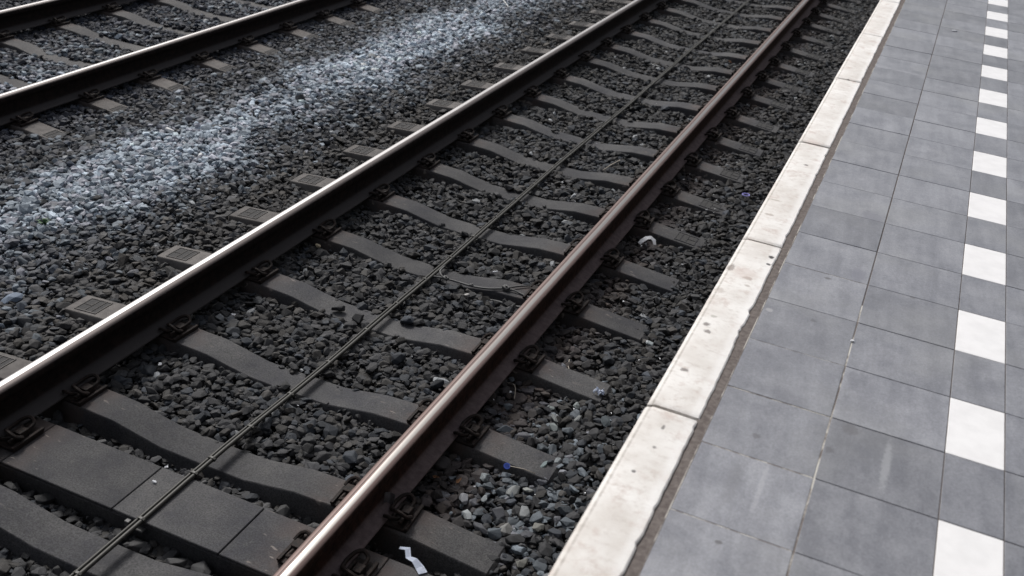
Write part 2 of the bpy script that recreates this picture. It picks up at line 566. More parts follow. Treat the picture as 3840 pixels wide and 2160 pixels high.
# ballast bed: one sheet out to well beyond the frame
def bed_mesh():
    xs = np.concatenate([[-60, -30, -16, -11], np.arange(-8, 1.80, 0.10), [1.815]])
    ys = np.concatenate([[-40, -15, -5], np.arange(-2, 20, 0.10), [22, 26, 35, 60, 120]])
    X, Y = np.meshgrid(xs, ys)
    Z = zb(X, Y) - 0.05
    nx, ny = len(xs), len(ys)
    me = bpy.data.meshes.new('ballast_bed')
    me.vertices.add(nx * ny)
    me.vertices.foreach_set('co', np.stack([X, Y, Z], -1).reshape(-1).astype(np.float32))
    i = np.arange(nx - 1)[None, :] + nx * np.arange(ny - 1)[:, None]
    q = np.stack([i, i + 1, i + nx + 1, i + nx], -1).reshape(-1, 4)
    me.loops.add(q.size)
    me.loops.foreach_set('vertex_index', q.reshape(-1).astype(np.int32))
    me.polygons.add(len(q))
    me.polygons.foreach_set('loop_start', (np.arange(len(q)) * 4).astype(np.int32))
    me.polygons.foreach_set('use_smooth', np.ones(len(q), bool))
    me.update(calc_edges=True)
    return me


bed = tag(obj('ballast_bed', bed_mesh(), M_BED), kind='structure')


# ------------------------------------------------------------------ stones
def stone_shape(sub, seed):
    """A crushed stone: the hull of a few points on a squared-off ellipsoid; sub 2 has its edges worn, sub 1 is plain."""
    g = np.random.default_rng(seed)
    n = 13 if sub > 1 else 10
    p = []
    while len(p) < n:
        q = g.normal(size=3)
        q /= np.linalg.norm(q)
        if all(np.dot(q, r) < (0.80 if sub > 1 else 0.70) for r in p):
            p.append(q)
    p = np.array(p)
    p = p / (np.abs(p) ** 2.6).sum(1)[:, None] ** (1 / 2.6)
    p = p * g.uniform(0.88, 1.06, (n, 1))
    ax = np.array([1.0, g.uniform(0.58, 0.86), g.uniform(0.30, 0.58)])
    p = p * ax
    # shear makes wedges of some
    p[:, 2] += p[:, 0] * g.normal(0, 0.10)
    bm = bmesh.new()
    for q in p:
        bm.verts.new(q)
    r = bmesh.ops.convex_hull(bm, input=bm.verts)
    if sub > 1:
        bmesh.ops.dissolve_limit(bm, angle_limit=R(14), verts=bm.verts, edges=bm.edges)
        bmesh.ops.bevel(bm, geom=list(bm.edges), offset=0.045, segments=1, affect='EDGES', profile=0.5)
    bmesh.ops.triangulate(bm, faces=bm.faces)
    bmesh.ops.recalc_face_normals(bm, faces=bm.faces)
    bm.verts.index_update()
    v = np.array([x.co[:] for x in bm.verts])
    f = np.array([[x.index for x in fa.verts] for fa in bm.faces])
    bm.free()
    v = v - (v.max(0) + v.min(0)) / 2
    v = v / np.abs(v[:, 0]).max()
    return v.astype(np.float32), f


def rotations(n, tilt):
    """Random yaw, then a tilt about a random level axis."""
    yaw = rng.uniform(0, 2 * np.pi, n)
    th = rng.normal(0, tilt, n)
    ph = rng.uniform(0, 2 * np.pi, n)
    c, s = np.cos(yaw), np.sin(yaw)
    Z = np.zeros(n)
    O = np.ones(n)
    RZ = np.stack([np.stack([c, -s, Z], -1), np.stack([s, c, Z], -1), np.stack([Z, Z, O], -1)], 1)
    ux, uy = np.cos(ph), np.sin(ph)
    ct, st_ = np.cos(th), np.sin(th)
    A = np.stack([np.stack([ct + ux * ux * (1 - ct), ux * uy * (1 - ct), uy * st_], -1),
                  np.stack([ux * uy * (1 - ct), ct + uy * uy * (1 - ct), -ux * st_], -1),
                  np.stack([-uy * st_, ux * st_, ct], -1)], 1)
    return A @ RZ


cr, cu, cd, cp = (np.array(v) for v in (CAM_R, CAM_U, CAM_D, CAM_P))
FX = 36.9272 / 18.0


def view(P):
    q = P - cp
    z = q @ cd
    return FX * (q @ cr) / z, FX * (q @ cu) / z, z      # |u|<1, |v|<0.5625 in frame


def scatter(sp, x0, x1, y0, y1, jit=0.45):
    nx, ny = int((x1 - x0) / sp), int((y1 - y0) / (sp * 0.87))
    X, Y = np.meshgrid(np.arange(nx) * sp, np.arange(ny) * sp * 0.87)
    X = X + (np.arange(ny) % 2)[:, None] * sp * 0.5
    X = (X + x0 + rng.uniform(-jit, jit, X.shape) * sp).ravel()
    Y = (Y + y0 + rng.uniform(-jit, jit, Y.shape) * sp).ravel()
    return X, Y


def sleeper_top(x):
    return np.interp(np.abs(x), [0, .2, .32, .43, .6, .91, 1.06, 1.25], [-.234, -.231, -.211, -.191, -.185, -.186, -.200, -.215])


def make_layer(sp, dz, a_lo, a_hi, tilt, lowkeep=1.0):
    X, Y = scatter(sp, -7.4, 1.80, 1.0, 18.0)
    n = len(X)
    A = np.exp(rng.normal(np.log((a_lo + a_hi) / 2), 0.28, n)).clip(a_lo * 0.75, a_hi * 1.35)
    zt = zb(X, Y)
    Z = zt + dz + rng.normal(0, 0.006, n)
    P = np.stack([X, Y, Z], -1)
    u, v, d = view(P)
    ok = (np.abs(u) < 1.14) & (np.abs(v) < 0.68) & (d > 0)
    ok &= X < 1.79 - A
    # hidden behind the platform edge
    t = (H - cp[2]) / np.where(np.abs(Z - cp[2]) < 1e-6, 1, Z - cp[2])
    xe = cp[0] + (X - cp[0]) * t
    ok &= ~((xe > 1.90) & (t > 0) & (t < 1))
    # keep clear of the sleepers
    for ctr, lst, zo in ((0.0, SLEEP1, 0.0), (T2X, SLEEP2, T2Z)):
        for yc in lst:
            dy = np.abs(Y - yc)
            inside = (np.abs(X - ctr) < 1.27) & (X - ctr < 1.21) & (dy < 0.095 + A * 0.30)
            top = sleeper_top(X - ctr) + zo
            spill = (np.abs(X - ctr) < (0.42 if ctr == 0 else 0.66)) & (dy > 0.058) & (rng.random(n) < 0.30)
            buried = (ctr != 0) & (np.abs(X - ctr) > 1.17)
            ok &= ~(inside & ~spill & ~buried)
            # small ones half on the edge lie on the top
    ok &= ~((np.abs(X) < 1.27) & (Y > WIDE[0] - A * 0.3) & (Y < WIDE[1] + A * 0.3))
    # keep clear of the rails: nothing taller than the foot within it
    for rx, zo in ((-0.7535, 0), (0.7535, 0), (T2X - 0.7535, T2Z), (T2X + 0.7535, T2Z)):
        dx = np.abs(X - rx)
        hit = dx < 0.078 + A * 0.3
        P[:, 2] = np.where(hit, np.minimum(P[:, 2], zo - 0.178 - A * 0.75), P[:, 2])
    return P[ok], A[ok], rng.random(ok.sum())


layers = [make_layer(0.048, -0.036, 0.020, 0.030, 0.8), make_layer(0.039, -0.017, 0.017, 0.029, 0.6), make_layer(0.040, -0.004, 0.017, 0.031, 0.42), make_layer(0.026, -0.012, 0.006, 0.011, 0.6)]
# leave the hidden lowest layer out far away
k0 = layers[0][0][:, 1] < 5.0
layers[0] = tuple(a[k0] for a in layers[0])
k3 = (layers[3][0][:, 1] < 6.0) & (layers[3][0][:, 0] > -2.2)
layers[3] = tuple(a[k3] for a in layers[3])
# random thinning of the top layer gives the surface its hollows
k2 = layers[2][2] < 0.84
layers[2] = tuple(a[k2] for a in layers[2])
P = np.concatenate([l[0] for l in layers])
A = np.concatenate([l[1] for l in layers])
LAY = np.concatenate([np.full(len(l[0]), i) for i, l in enumerate(layers)])
ROT = rotations(len(P), 0.42)


def colours(P, LAY):
    n = len(P)
    base = np.array([0.0242, 0.0244, 0.0264])
    c = base[None, :] * np.exp(rng.normal(0, 0.30, n))[:, None]
    tint = rng.random(n)
    c = np.where((tint < 0.22)[:, None], c * np.array([1.10, 1.02, 0.90]), c)
    c = np.where((tint > 0.82)[:, None], c * np.array([0.86, 1.0, 1.16]), c)
    bx = P[:, 0]
    # browner between the tracks and by the near rail, greener towards the platform
    br = smooth(bx, -1.9, -1.5) * smooth(-bx, 0.8, 1.0)
    c = c * (1 + br[:, None] * (np.array([1.22, 1.16, 1.08]) - 1))
    rst = np.exp(-((bx - 0.93) / 0.12) ** 2)
    c = c * (1 + rst[:, None] * (np.array([1.12, 0.88, 0.82]) - 1))
    farb = smooth(-bx, 2.7, 3.3)
    c = c * (1 + farb[:, None] * (np.array([1.25, 1.35, 1.62]) - 1))
    pa = pale_amount(P[:, 0], P[:, 1])
    sh = smooth(bx, -3.1, -2.4) * smooth(-bx, 1.15, 1.8) * rng.uniform(0.3, 1.0, n)
    c = c * (1 + sh[:, None] * np.array([0.75, 1.0, 1.35]))  # bluish margins of the painted light pool
    clump = 0.5 + 0.5 * lump(P[:, 0] * 1.3 + 4, P[:, 1] * 1.3)
    is_p = rng.random(n) < np.clip(pa * (0.98 + 0.25 * clump), 0, 0.98)
    pc = np.array([0.275, 0.320, 0.368])[None, :] * np.exp(rng.normal(0, 0.30, n))[:, None]
    pc = np.where((rng.random(n) < 0.3)[:, None], pc * np.array([1.08, 0.96, 0.95]), pc)
    core = smooth(pa, 0.5, 0.95)
    lively = 0.78 + 0.34 * smooth(P[:, 1], 3.6, 6.5)
    pc = pc * ((0.42 + 0.58 * core) * lively)[:, None]  # light pool painted into the stones: brighter at its core and further off
    c = np.where(is_p[:, None], pc, c)
    stray = rng.random(n) < 0.006
    c = np.where(stray[:, None], np.array([0.20, 0.21, 0.22])[None, :] * rng.uniform(0.6, 1.5, (n, 1)), c)
    return np.clip(c, 0.006, 0.62)


CLR = colours(P, LAY)
u, v, d = view(P)
inframe = (np.abs(u) < 0.99) & (np.abs(v) < 0.555)
score = np.where(inframe & (LAY == 2), A / d, 0)
big = np.argsort(-score)[:232]
is_big = np.zeros(len(P), bool)
is_big[big] = True


def merge_stones(sel_list, name):
    """One mesh from (indices, subdivision) pairs."""
    VV, FF, CC, SM = [], [], [], []
    base = 0
    for idx, sub, smooth_f in sel_list:
        nv = 26 if sub > 1 else 18
        shapes = [stone_shape(sub, 100 * sub + i) for i in range(nv)]
        pick = rng.integers(0, nv, len(idx))
        for s, (sv, sf) in enumerate(shapes):
            ii = idx[pick == s]
            if len(ii) == 0:
                continue
            pts = np.einsum('nij,kj->nki', ROT[ii], sv) * A[ii][:, None, None] + P[ii][:, None, :]
            K = len(sv)
            VV.append(pts.reshape(-1, 3))
            FF.append((sf[None, :, :] + (np.arange(len(ii)) * K)[:, None, None] + base).reshape(-1, 3))
            CC.append(np.repeat(CLR[ii], K, axis=0))
            SM.append(np.full(len(ii) * len(sf), smooth_f))
            base += len(ii) * K
    V = np.concatenate(VV).astype(np.float32)
    F = np.concatenate(FF).astype(np.int32)
    C = np.concatenate(CC)
    S = np.concatenate(SM)
    me = bpy.data.meshes.new(name)
    me.vertices.add(len(V))
    me.vertices.foreach_set('co', V.reshape(-1))
    me.loops.add(F.size)
    me.loops.foreach_set('vertex_index', F.reshape(-1))
    me.polygons.add(len(F))
    me.polygons.foreach_set('loop_start', (np.arange(len(F)) * 3).astype(np.int32))
    me.polygons.foreach_set('use_smooth', S.astype(bool))
    at = me.attributes.new('stone_colour', 'FLOAT_COLOR', 'POINT')
    at.data.foreach_set('color', np.concatenate([C, np.ones((len(C), 1))], 1).astype(np.float32).reshape(-1))
    me.update(calc_edges=True)
    return me, len(F)


rest = np.where(~is_big)[0]
isn = (d[rest] < 5.4) & (LAY[rest] > 0) & (LAY[rest] < 3)
near = rest[isn]
far = rest[~isn]
gme, ntri = merge_stones([(near, 2, False), (far, 1, False)], 'gravel')
STAT = (len(P), len(near), ntri)
print('stones', len(P), 'near', len(near), 'triangles', ntri)
tag(obj('gravel', gme, M_STONE, bed), kind='stuff')


def stone_me(i, sub=3):
    v, f = stone_shape(sub, 900 + i)
    me = bpy.data.meshes.new('stone')
    me.from_pydata(v.tolist(), [], f.tolist())
    me.materials.append(M_STONE_I)
    return me


STONE_ME = [stone_me(i, 2) for i in range(24)]


def single_stone(loc, a, rot, col, label=None, mesh=None, parent=bed):
    o = bpy.data.objects.new('stone', mesh or random.choice(STONE_ME))
    o.matrix_world = Matrix.Translation(loc) @ rot.to_4x4() @ Matrix.Scale(a, 4)
    o.color = (*col, 1)
    COL.objects.link(o)
    o.parent = parent
    if label:
        o['label'] = label
    return o


for i in big:
    single_stone(Vector(P[i]), float(A[i]), Matrix(ROT[i].tolist()), [float(t) for t in CLR[i]])


def yaw_tilt(yaw, tx=0.0, ty=0.0):
    return Matrix.Rotation(yaw, 3, 'Z') @ Matrix.Rotation(tx, 3, 'X') @ Matrix.Rotation(ty, 3, 'Y')


PALE = [(0.999, 3.002, .036, .16, .165, .18), (1.017, 3.163, .034, .17, .19, .20), (1.071, 3.044, .018, .22, .24, .25), (1.153, 3.148, .030, .20, .21, .21), (1.201, 3.186, .024, .22, .23, .22),
        (1.242, 3.045, .034, .17, .18, .185), (1.052, 2.926, .027, .26, .28, .29), (1.218, 2.919, .032, .17, .17, .165), (1.322, 2.987, .030, .13, .13, .12), (1.196, 3.358, .029, .13, .165, .17),
        (1.239, 3.415, .023, .17, .19, .20), (1.120, 3.691, .025, .18, .19, .19), (1.140, 3.624, .027, .16, .18, .18), (1.072, 3.767, .024, .12, .14, .14), (1.167, 3.839, .027, .16, .18, .18),
        (1.211, 3.736, .023, .17, .18, .18), (1.340, 2.785, .030, .12, .12, .11), (1.327, 3.784, .028, .12, .14, .15), (1.300, 4.560, .026, .24, .27, .28), (-1.513, 3.214, .048, .15, .185, .24),
        (-1.40, 2.93, .040, .13, .15, .17), (-1.46, 3.02, .035, .16, .20, .22), (0.312, 4.47, .024, .35, .34, .33), (-1.30, 3.85, .032, .12, .125, .13), (-2.973, 6.25, .035, .34, .37, .42), (-3.90, 6.04, .04, .30, .34, .40)]
for x, y, a, r_, g_, b_ in PALE:
    single_stone(Vector((x, y, float(zb(x, y)) + 0.008)), a, yaw_tilt(random.uniform(0, 6), random.gauss(0, .25), random.gauss(0, .25)), (r_, g_, b_))
for i in range(26):
    yy = random.choice((2.216, 2.603))
    xx = random.uniform(-.62, .64)
    c_ = random.uniform(.03, .075)
    single_stone(Vector((xx, yy + random.uniform(-.012, .012), -.262 + random.uniform(-.012, .02))), random.uniform(.022, .040), yaw_tilt(random.uniform(0, 6), random.gauss(0, .3), random.gauss(0, .3)), (c_, c_, c_ * 1.03))
for x, y, a, z in ((-0.171, 3.985, .034, -.211), (-0.045, 3.962, .042, -.214), (-0.22, 7.15, .03, -.21)):
    single_stone(Vector((x, y, z)), a, yaw_tilt(random.uniform(0, 6), .1, .1), (.028, .028, .030))


# ------------------------------------------------------------------ sleepers
def sleeper_mesh(seed=0):
    g = random.Random(seed)
    xs = [-1.262, -1.25, -1.16, -1.06, -0.91, -0.75, -0.60, -0.52, -0.43, -0.37, -0.32, -0.26, -0.20, -0.1, 0, 0.1, 0.20, 0.26, 0.32, 0.37, 0.43, 0.52, 0.60, 0.75, 0.91, 1.06, 1.16, 1.25, 1.262]
    bm = bmesh.new()
    rings = []
    for i, x in enumerate(xs):
        zt = float(sleeper_top(x)) + 0.0006 * g.uniform(-1, 1)
        hw = 0.079 + 0.003 * (abs(x) > 0.6) + 0.0008 * g.uniform(-1, 1)
        if i in (0, len(xs) - 1):
            zt -= 0.012
            hw -= 0.010
        b = 0.005
        prof = [(-hw - 0.045, -0.40), (-hw - 0.022, -0.28), (-hw - 0.004, zt - 0.022), (-hw, zt - b), (-hw + 0.003, zt - 0.0015), (-hw + b, zt), (0, zt + 0.0008), (hw - b, zt), (hw - 0.002, zt - 0.0015), (hw, zt - b), (hw + 0.004, zt - 0.022), (hw + 0.022, -0.28), (hw + 0.045, -0.40)]
        rings.append([bm.verts.new((x, y, z)) for y, z in prof])
    for a, b_ in zip(rings, rings[1:]):
        for j in range(len(a) - 1):
            bm.faces.new((a[j], a[j + 1], b_[j + 1], b_[j]))
    bm.faces.new(rings[0])
    bm.faces.new(rings[-1][::-1])
    me = finish(bm, 'sleeper')
    me.shade_smooth()
    me.set_sharp_from_angle(angle=R(28))
    me.materials.append(M_SLEEPER)
    return me


SLEEPER_ME = [sleeper_mesh(i) for i in range(3)]


def clip_mesh():
    """Rail fastening on the +x side of a rail, origin on the sleeper top under the rail centre."""
    bm = bmesh.new()
    add_box(bm, 0.060, 0.158, -0.078, 0.078, 0.0, 0.011)
    add_box(bm, 0.146, 0.160, -0.080, 0.080, 0.011, 0.022)
    add_box(bm, 0.079, 0.092, -0.045, 0.045, 0.011, 0.030)
    add_box(bm, 0.106, 0.140, -0.022, 0.022, 0.011, 0.046)
    bmesh.ops.bevel(bm, geom=list(bm.edges), offset=0.002, segments=1, affect='EDGES')
    c1 = curve_pts([(0.125, -0.070, 0.030), (0.125, -0.03, 0.030), (0.125, 0.035, 0.031), (0.122, 0.066, 0.038), (0.100, 0.074, 0.052), (0.078, 0.060, 0.048), (0.064, 0.035, 0.036),
                    (0.062, 0.005, 0.032), (0.070, -0.022, 0.040), (0.092, -0.040, 0.056), (0.118, -0.050, 0.060), (0.142, -0.044, 0.046), (0.150, -0.020, 0.032)], 4)
    add_tube(bm, c1, 0.0082, 7)
    c2 = curve_pts([(0.060, -0.066, 0.036), (0.078, -0.072, 0.044), (0.100, -0.066, 0.040), (0.112, -0.046, 0.030)], 4)
    add_tube(bm, c2, 0.0075, 6)
    me = finish(bm, 'rail_clip')
    me.shade_smooth()
    me.set_sharp_from_angle(angle=R(40))
    me.materials.append(M_CLIP)
    return me


CLIP_ME = clip_mesh()


def panel_mesh():
    """Moulded marking panel near a sleeper end: dark sunk fields in a raised frame. Lies on the sloping end, 1.06 to 1.19 from the centre."""
    bm = bmesh.new()

    def zt(x):
        return float(sleeper_top(x))

    def slab(x0, x1, y0, y1, h):
        v = [bm.verts.new(q) for q in ((x0, y0, zt(x0) - .004), (x1, y0, zt(x1) - .004), (x1, y1, zt(x1) - .004), (x0, y1, zt(x0) - .004), (x0, y0, zt(x0) + h), (x1, y0, zt(x1) + h), (x1, y1, zt(x1) + h), (x0, y1, zt(x0) + h))]
        for f in ((3, 2, 1, 0), (4, 5, 6, 7), (0, 1, 5, 4), (1, 2, 6, 5), (2, 3, 7, 6), (3, 0, 4, 7)):
            bm.faces.new([v[i] for i in f])
    slab(1.085, 1.205, -0.056, 0.056, 0.0016)
    for a, b, c, d_ in ((1.112, 1.115, -.054, .054), (1.150, 1.153, -.054, .054), (1.154, 1.200, -.0015, .0015), (1.080, 1.085, -.054, .054), (1.203, 1.208, -.054, .054)):
        slab(a, b, c, d_, 0.0042)
    for c, d_ in ((-.060, -.054), (.054, .060)):
        slab(1.080, 1.208, c, d_, 0.0042)
    me = finish(bm, 'marking_panel')
    me.materials.append(M_PANEL)
    me.materials.append(M_SLEEPER)
    for pl in me.polygons:
        pl.material_index = 0 if pl.index < 6 else 1
    return me


PANEL_ME = panel_mesh()


def rail_mesh():
    half = [(0.000, 0.0), (0.010, -0.0003), (0.018, -0.0012), (0.025, -0.0028), (0.030, -0.0058), (0.0335, -0.0105), (0.0350, -0.016), (0.0360, -0.036), (0.0345, -0.040), (0.026, -0.047), (0.014, -0.053),
            (0.0092, -0.062), (0.0080, -0.085), (0.0085, -0.120), (0.0120, -0.134), (0.0200, -0.1435), (0.0330, -0.1490), (0.0560, -0.1570), (0.0715, -0.1610), (0.0750, -0.1640), (0.0750, -0.1700), (0.073, -0.172)]
    prof = [(-x, z) for x, z in half[::-1]] + half[1:]
    ys = [-3.0] + [float(t) for t in np.arange(0, 22.01, 0.5)] + [30.0]
    bm = bmesh.new()
    rings = [[bm.verts.new((x, y, z)) for x, z in prof] for y in ys]
    n = len(prof)
    for a, b in zip(rings, rings[1:]):
        for j in range(n):
            bm.faces.new((a[j], a[(j + 1) % n], b[(j + 1) % n], b[j]))
    me = finish(bm, 'rail')
    me.shade_smooth()
    me.set_sharp_from_angle(angle=R(50))
    return me


RAIL_ME = rail_mesh()
RAIL_ME_L = RAIL_ME
RAIL_ME_L.materials.append(M_RAIL_L)
RAIL_ME_R = RAIL_ME.copy()
RAIL_ME_R.materials.clear()
RAIL_ME_R.materials.append(M_RAIL_R)


def dress(sl, panels=True, clip_sides=(1, -1)):
    """Fastenings and marking panels on one sleeper."""
    for rx in (-0.7535, 0.7535):
        for s in (1, -1):
            obj('rail_clip', CLIP_ME, None, sl, (rx, random.gauss(0, .003), -0.1855 - random.random() * .002), (random.gauss(0, .02), random.gauss(0, .02), (0 if s > 0 else math.pi) + random.gauss(0, .03)))
    for s in (1, -1):
        if panels or s < 0:
                obj('marking_panel', PANEL_ME, None, sl, (0, 0, 0), (0, 0, 0 if s > 0 else math.pi))


t1 = tag(empty('railway_track'), 'near railway track on dark concrete sleepers right beside the platform edge', 'railway track')
obj('rail', RAIL_ME_L, None, t1, (-0.7535, 0, 0))['label'] = 'bright polished rail with black sides'
obj('rail', RAIL_ME_R, None, t1, (0.7535, 0, 0))['label'] = 'brown rusty rail with a narrow polished band, nearest the platform'
for i, y in enumerate(SLEEP1):
    s = obj('sleeper', SLEEPER_ME[i % 3], None, t1, (random.uniform(-.006, .006), y, random.uniform(-.002, .002)), (0, 0, random.gauss(0, 0.004)))
    dress(s, panels=(y > 5.6))
# the wide sleeper with its cover slabs
bm = bmesh.new()
add_box(bm, -1.235, 1.235, WIDE[0], WIDE[1], -0.40, -0.2005)
wide = obj('wide_sleeper', finish(bm, 'wide_sleeper', bevel=0.004), M_SLEEPER, t1)
wide['label'] = 'wide flat sleeper near the bottom of the picture'
for x0, x1 in ((-1.235, -0.60), (-0.596, -0.0745), (-0.0705, 0.3925), (0.3965, 0.92), (0.924, 1.235)):
    obj('cover_slab', box_mesh('cover_slab', x0, x1, WIDE[0] + 0.001, WIDE[1] - 0.001, -0.2000, -0.186 if abs(x0 + x1) < 1.3 else -0.1875, 0.0025), M_SLEEPER, wide)
for rx in (-0.7535, 0.7535):
    for s in (1, -1):
        obj('rail_clip', CLIP_ME, None, wide, (rx, sum(WIDE) / 2, -0.1855), (0, 0, 0 if s > 0 else math.pi))

t2 = tag(empty('railway_track', (T2X, 0, T2Z)), 'far railway track crossing the top left corner, half sunk in bluish ballast', 'railway track')
for x in (-0.7535, 0.7535):
    obj('rail', RAIL_ME_L, None, t2, (x, 0, 0))
for i, y in enumerate(SLEEP2):
    s = obj('sleeper', SLEEPER_ME[(i + 1) % 3], None, t2, (0, y, random.uniform(-.003, .002)), (0, 0, random.gauss(0, 0.005)))
    dress(s)

# ------------------------------------------------------------------ twin cable down the middle
cb = tag(empty('track_cable', (0, 0, 0)), 'twin dark cable stretched lengthwise over the sleepers of the near track', 'cable')
def cable_z(y):
    return float(np.interp(y, [2.0, 2.6, 3.4], [-.178, -.176, -.200]))


for x, r_ in ((0.052, 0.0060), (0.069, 0.0086)):
    bm = bmesh.new()
    ys = np.arange(-1.0, 20.0, 0.25)
    add_tube(bm, [(x + 0.0035 * math.sin(y * 1.7) + 0.0015 * math.sin(y * 5.3 + 2), y, cable_z(y) + 0.0015 * math.sin(y * 2.3 + x * 90)) for y in ys], r_, 8)
    obj('cable', finish(bm, 'cable', True), M_CABLE, cb)
bm = bmesh.new()
add_tube(bm, [(0, -0.005, 0), (0, 0.005, 0)], 0.0190, 10, True, 0.52)
band = finish(bm, 'cable_band')
for i, y in enumerate([1.95, 2.261, 2.558, 2.667, 2.919, 3.209, 3.52, 3.86, 4.17, 4.48, 4.79, 5.1, 5.43, 5.75, 6.05, 6.4, 6.7, 7.0, 7.4, 7.7, 8.0]):
    obj('cable_band', band, M_CABLE, cb, (0.062, y, cable_z(y)), (0, 0, 0))
bm = bmesh.new()
add_box(bm, 0.000, 0.080, 2.242, 2.275, -0.222, -0.2135)
add_box(bm, 0.000, 0.020, 2.242, 2.275, -0.2135, -0.196)
obj('cable_bracket', finish(bm, 'cable_bracket', bevel=0.002), M_WIRE, cb)

# bonding wires from the cable to the right rail, on the fifth sleeper
bw = tag(empty('bonding_wire', (0.1, 4.6, -0.2)), 'thin grey wires clamped along one sleeper, from the central cable to the rusty rail', 'wire')


def wire(ctrl, r_, name='wire', mat=M_WIRE, parent=bw, n=6):
    bm = bmesh.new()
    o = Vector(parent.location)
    add_tube(bm, [q - o for q in curve_pts(ctrl, n)], r_, 7)
    return obj(name, finish(bm, name, True), mat, parent)


wire([(0.078, 4.690, -.203), (0.084, 4.645, -.196), (0.092, 4.600, -.192), (0.118, 4.566, -.196), (0.150, 4.558, -.205)], 0.0052)
wire([(0.060, 4.535, -.206), (0.090, 4.548, -.204), (0.140, 4.560, -.204), (0.22, 4.568, -.206), (0.309, 4.560, -.200), (0.40, 4.562, -.186), (0.480, 4.600, -.178)], 0.0058)
wire([(0.480, 4.600, -.178), (0.53, 4.605, -.177), (0.58, 4.595, -.180), (0.65, 4.58, -.176), (0.69, 4.57, -.158)], 0.0048)
wire([(0.480, 4.600, -.178), (0.53, 4.660, -.176), (0.60, 4.72, -.178), (0.66, 4.75, -.176), (0.70, 4.76, -.158)], 0.0048)
wire([(0.085, 4.525, -.232), (0.16, 4.528, -.243), (0.25, 4.520, -.246), (0.36, 4.522, -.240), (0.46, 4.530, -.230), (0.58, 4.535, -.228), (0.66, 4.55, -.205), (0.69, 4.55, -.165)], 0.0085)
for x, y, z, s in ((0.145, 4.562, -.203, 1.0), (0.480, 4.602, -.176, 1.15), (0.300, 4.562, -.198, 0.7)):
    bm = bmesh.new()
    add_box(bm, -0.017 * s, 0.017 * s, -0.012 * s, 0.012 * s, -0.008 * s, 0.010 * s)
    bmesh.ops.bevel(bm, geom=list(bm.edges), offset=0.003, segments=1, affect='EDGES')
    add_tube(bm, [(0.002, 0, 0.008 * s), (0.002, 0, 0.017 * s)], 0.006 * s, 6)
    obj('clamp', finish(bm, 'clamp'), M_WIRE, bw, Vector((x, y, z)) - Vector(bw.location), (0.1, 0.1, random.uniform(-.3, .5)))

# ------------------------------------------------------------------ platform
PLY0, PLY1 = -3.0, 26.0
bm = bmesh.new()
add_box(bm, 1.8155, 14.0, PLY0, PLY1, -0.60, H - 0.152)
add_box(bm, 1.9225, 14.0, PLY0, PLY1, H - 0.152, H - 0.0316)
plat = tag(obj('platform', finish(bm, 'platform'), M_WALL), kind='structure')


def kerb_mesh(L, seed):
    """Kerb stone with a chamfered track edge and a chipped tile edge; local y from 0 to L."""
    g = random.Random(seed)
    bm = bmesh.new()
    n = 90
    rings = []
    wob = 0
    for i in range(n + 1):
        y = L * i / n
        wob = 0.5 * wob + g.uniform(-1, 1) * 0.0011
        if g.random() < 0.06:
            wob -= 0.004
        xr = 1.893 + wob
        e = 0.006 if i in (0, n) else 0.0
        yy = y + (0.004 if i == 0 else -0.004 if i == n else 0)
        ch = 0.0010 * g.uniform(-1, 1)
        prof = [(1.7475, H - 0.150), (1.7475, H - 0.014 - e), (1.7500 + ch, H - 0.007 - e), (1.7545, H - 0.0030 - e), (1.7640, H - 0.0008 - e), (1.7680, H - e * 0.6), (1.8300, H + 0.0005 - e * 0.6), (xr - 0.004, H - e * 0.6), (xr, H - 0.003 - e * 0.6), (xr + 0.001, H - 0.012 - e), (1.894, H - 0.150)]
        if e:
            rings.append([bm.verts.new((x, yy, z)) for x, z in prof])
        else:
            rings.append([bm.verts.new((x, yy, z)) for x, z in prof])
    m = len(rings[0])
    for a, b in zip(rings, rings[1:]):
        for j in range(m):
            bm.faces.new((a[j], a[(j + 1) % m], b[(j + 1) % m], b[j]))
    bm.faces.new(rings[0])
    bm.faces.new(rings[-1])
    me = finish(bm, 'kerb_stone')
    me.shade_smooth()
    me.set_sharp_from_angle(angle=R(35))
    me.materials.append(M_KERB)
    return me


JY = [2.362 - 1.231, 2.362, 3.589, 4.823, 6.060, 7.286]
while JY[-1] < 16:
    JY.append(JY[-1] + 1.229)
JY = [JY[0] - 1.23] + JY
KM = [kerb_mesh(1.2235, s) for s in range(6)]
for i, y in enumerate(JY[:-1]):
    obj('kerb_stone', KM[i % 6], None, plat, (random.uniform(-.0015, .0015), y + 0.003, random.uniform(-.001, .001)), (0, 0, random.gauss(0, 0.0006)))
obj('kerb_bedding', box_mesh('kerb_bedding', 1.765, 1.893, PLY0, PLY1, H - 0.150, H - 0.02), M_JOINT, plat)
# sandy gap between kerb and tiles, slightly below the top
bm = bmesh.new()
g = random.Random(4)
ys = np.arange(PLY0, PLY1, 0.05)
prev = None
for y in ys:
    dz = g.uniform(-1, 1) * 0.0012
    a = bm.verts.new((1.8895, float(y), H - 0.0075 + dz))
    b = bm.verts.new((1.9060, float(y), H - 0.0055 - dz))
    c_ = bm.verts.new((1.9225, float(y), H - 0.0040 + dz))
    if prev:
        bm.faces.new((prev[0], prev[1], b, a))
        bm.faces.new((prev[1], prev[2], c_, b))
    prev = (a, b, c_)
obj('gap_filling', finish(bm, 'gap_filling', True), M_JOINT, plat)
obj('joint_bedding', box_mesh('joint_bedding', 1.9235, 14.0, PLY0, PLY1, H - 0.0314, H - 0.0030), M_JOINT, plat)
obj('joint_mortar', box_mesh('joint_mortar', 2.2115, 2.2185, PLY0, 3.3, H - 0.0313, H - 0.0018), M_MORTAR, plat)
obj('joint_mortar', box_mesh('joint_mortar', 1.9212, 1.9235, PLY0, PLY1, H - 0.0313, H - 0.0022), M_MORTAR, plat)
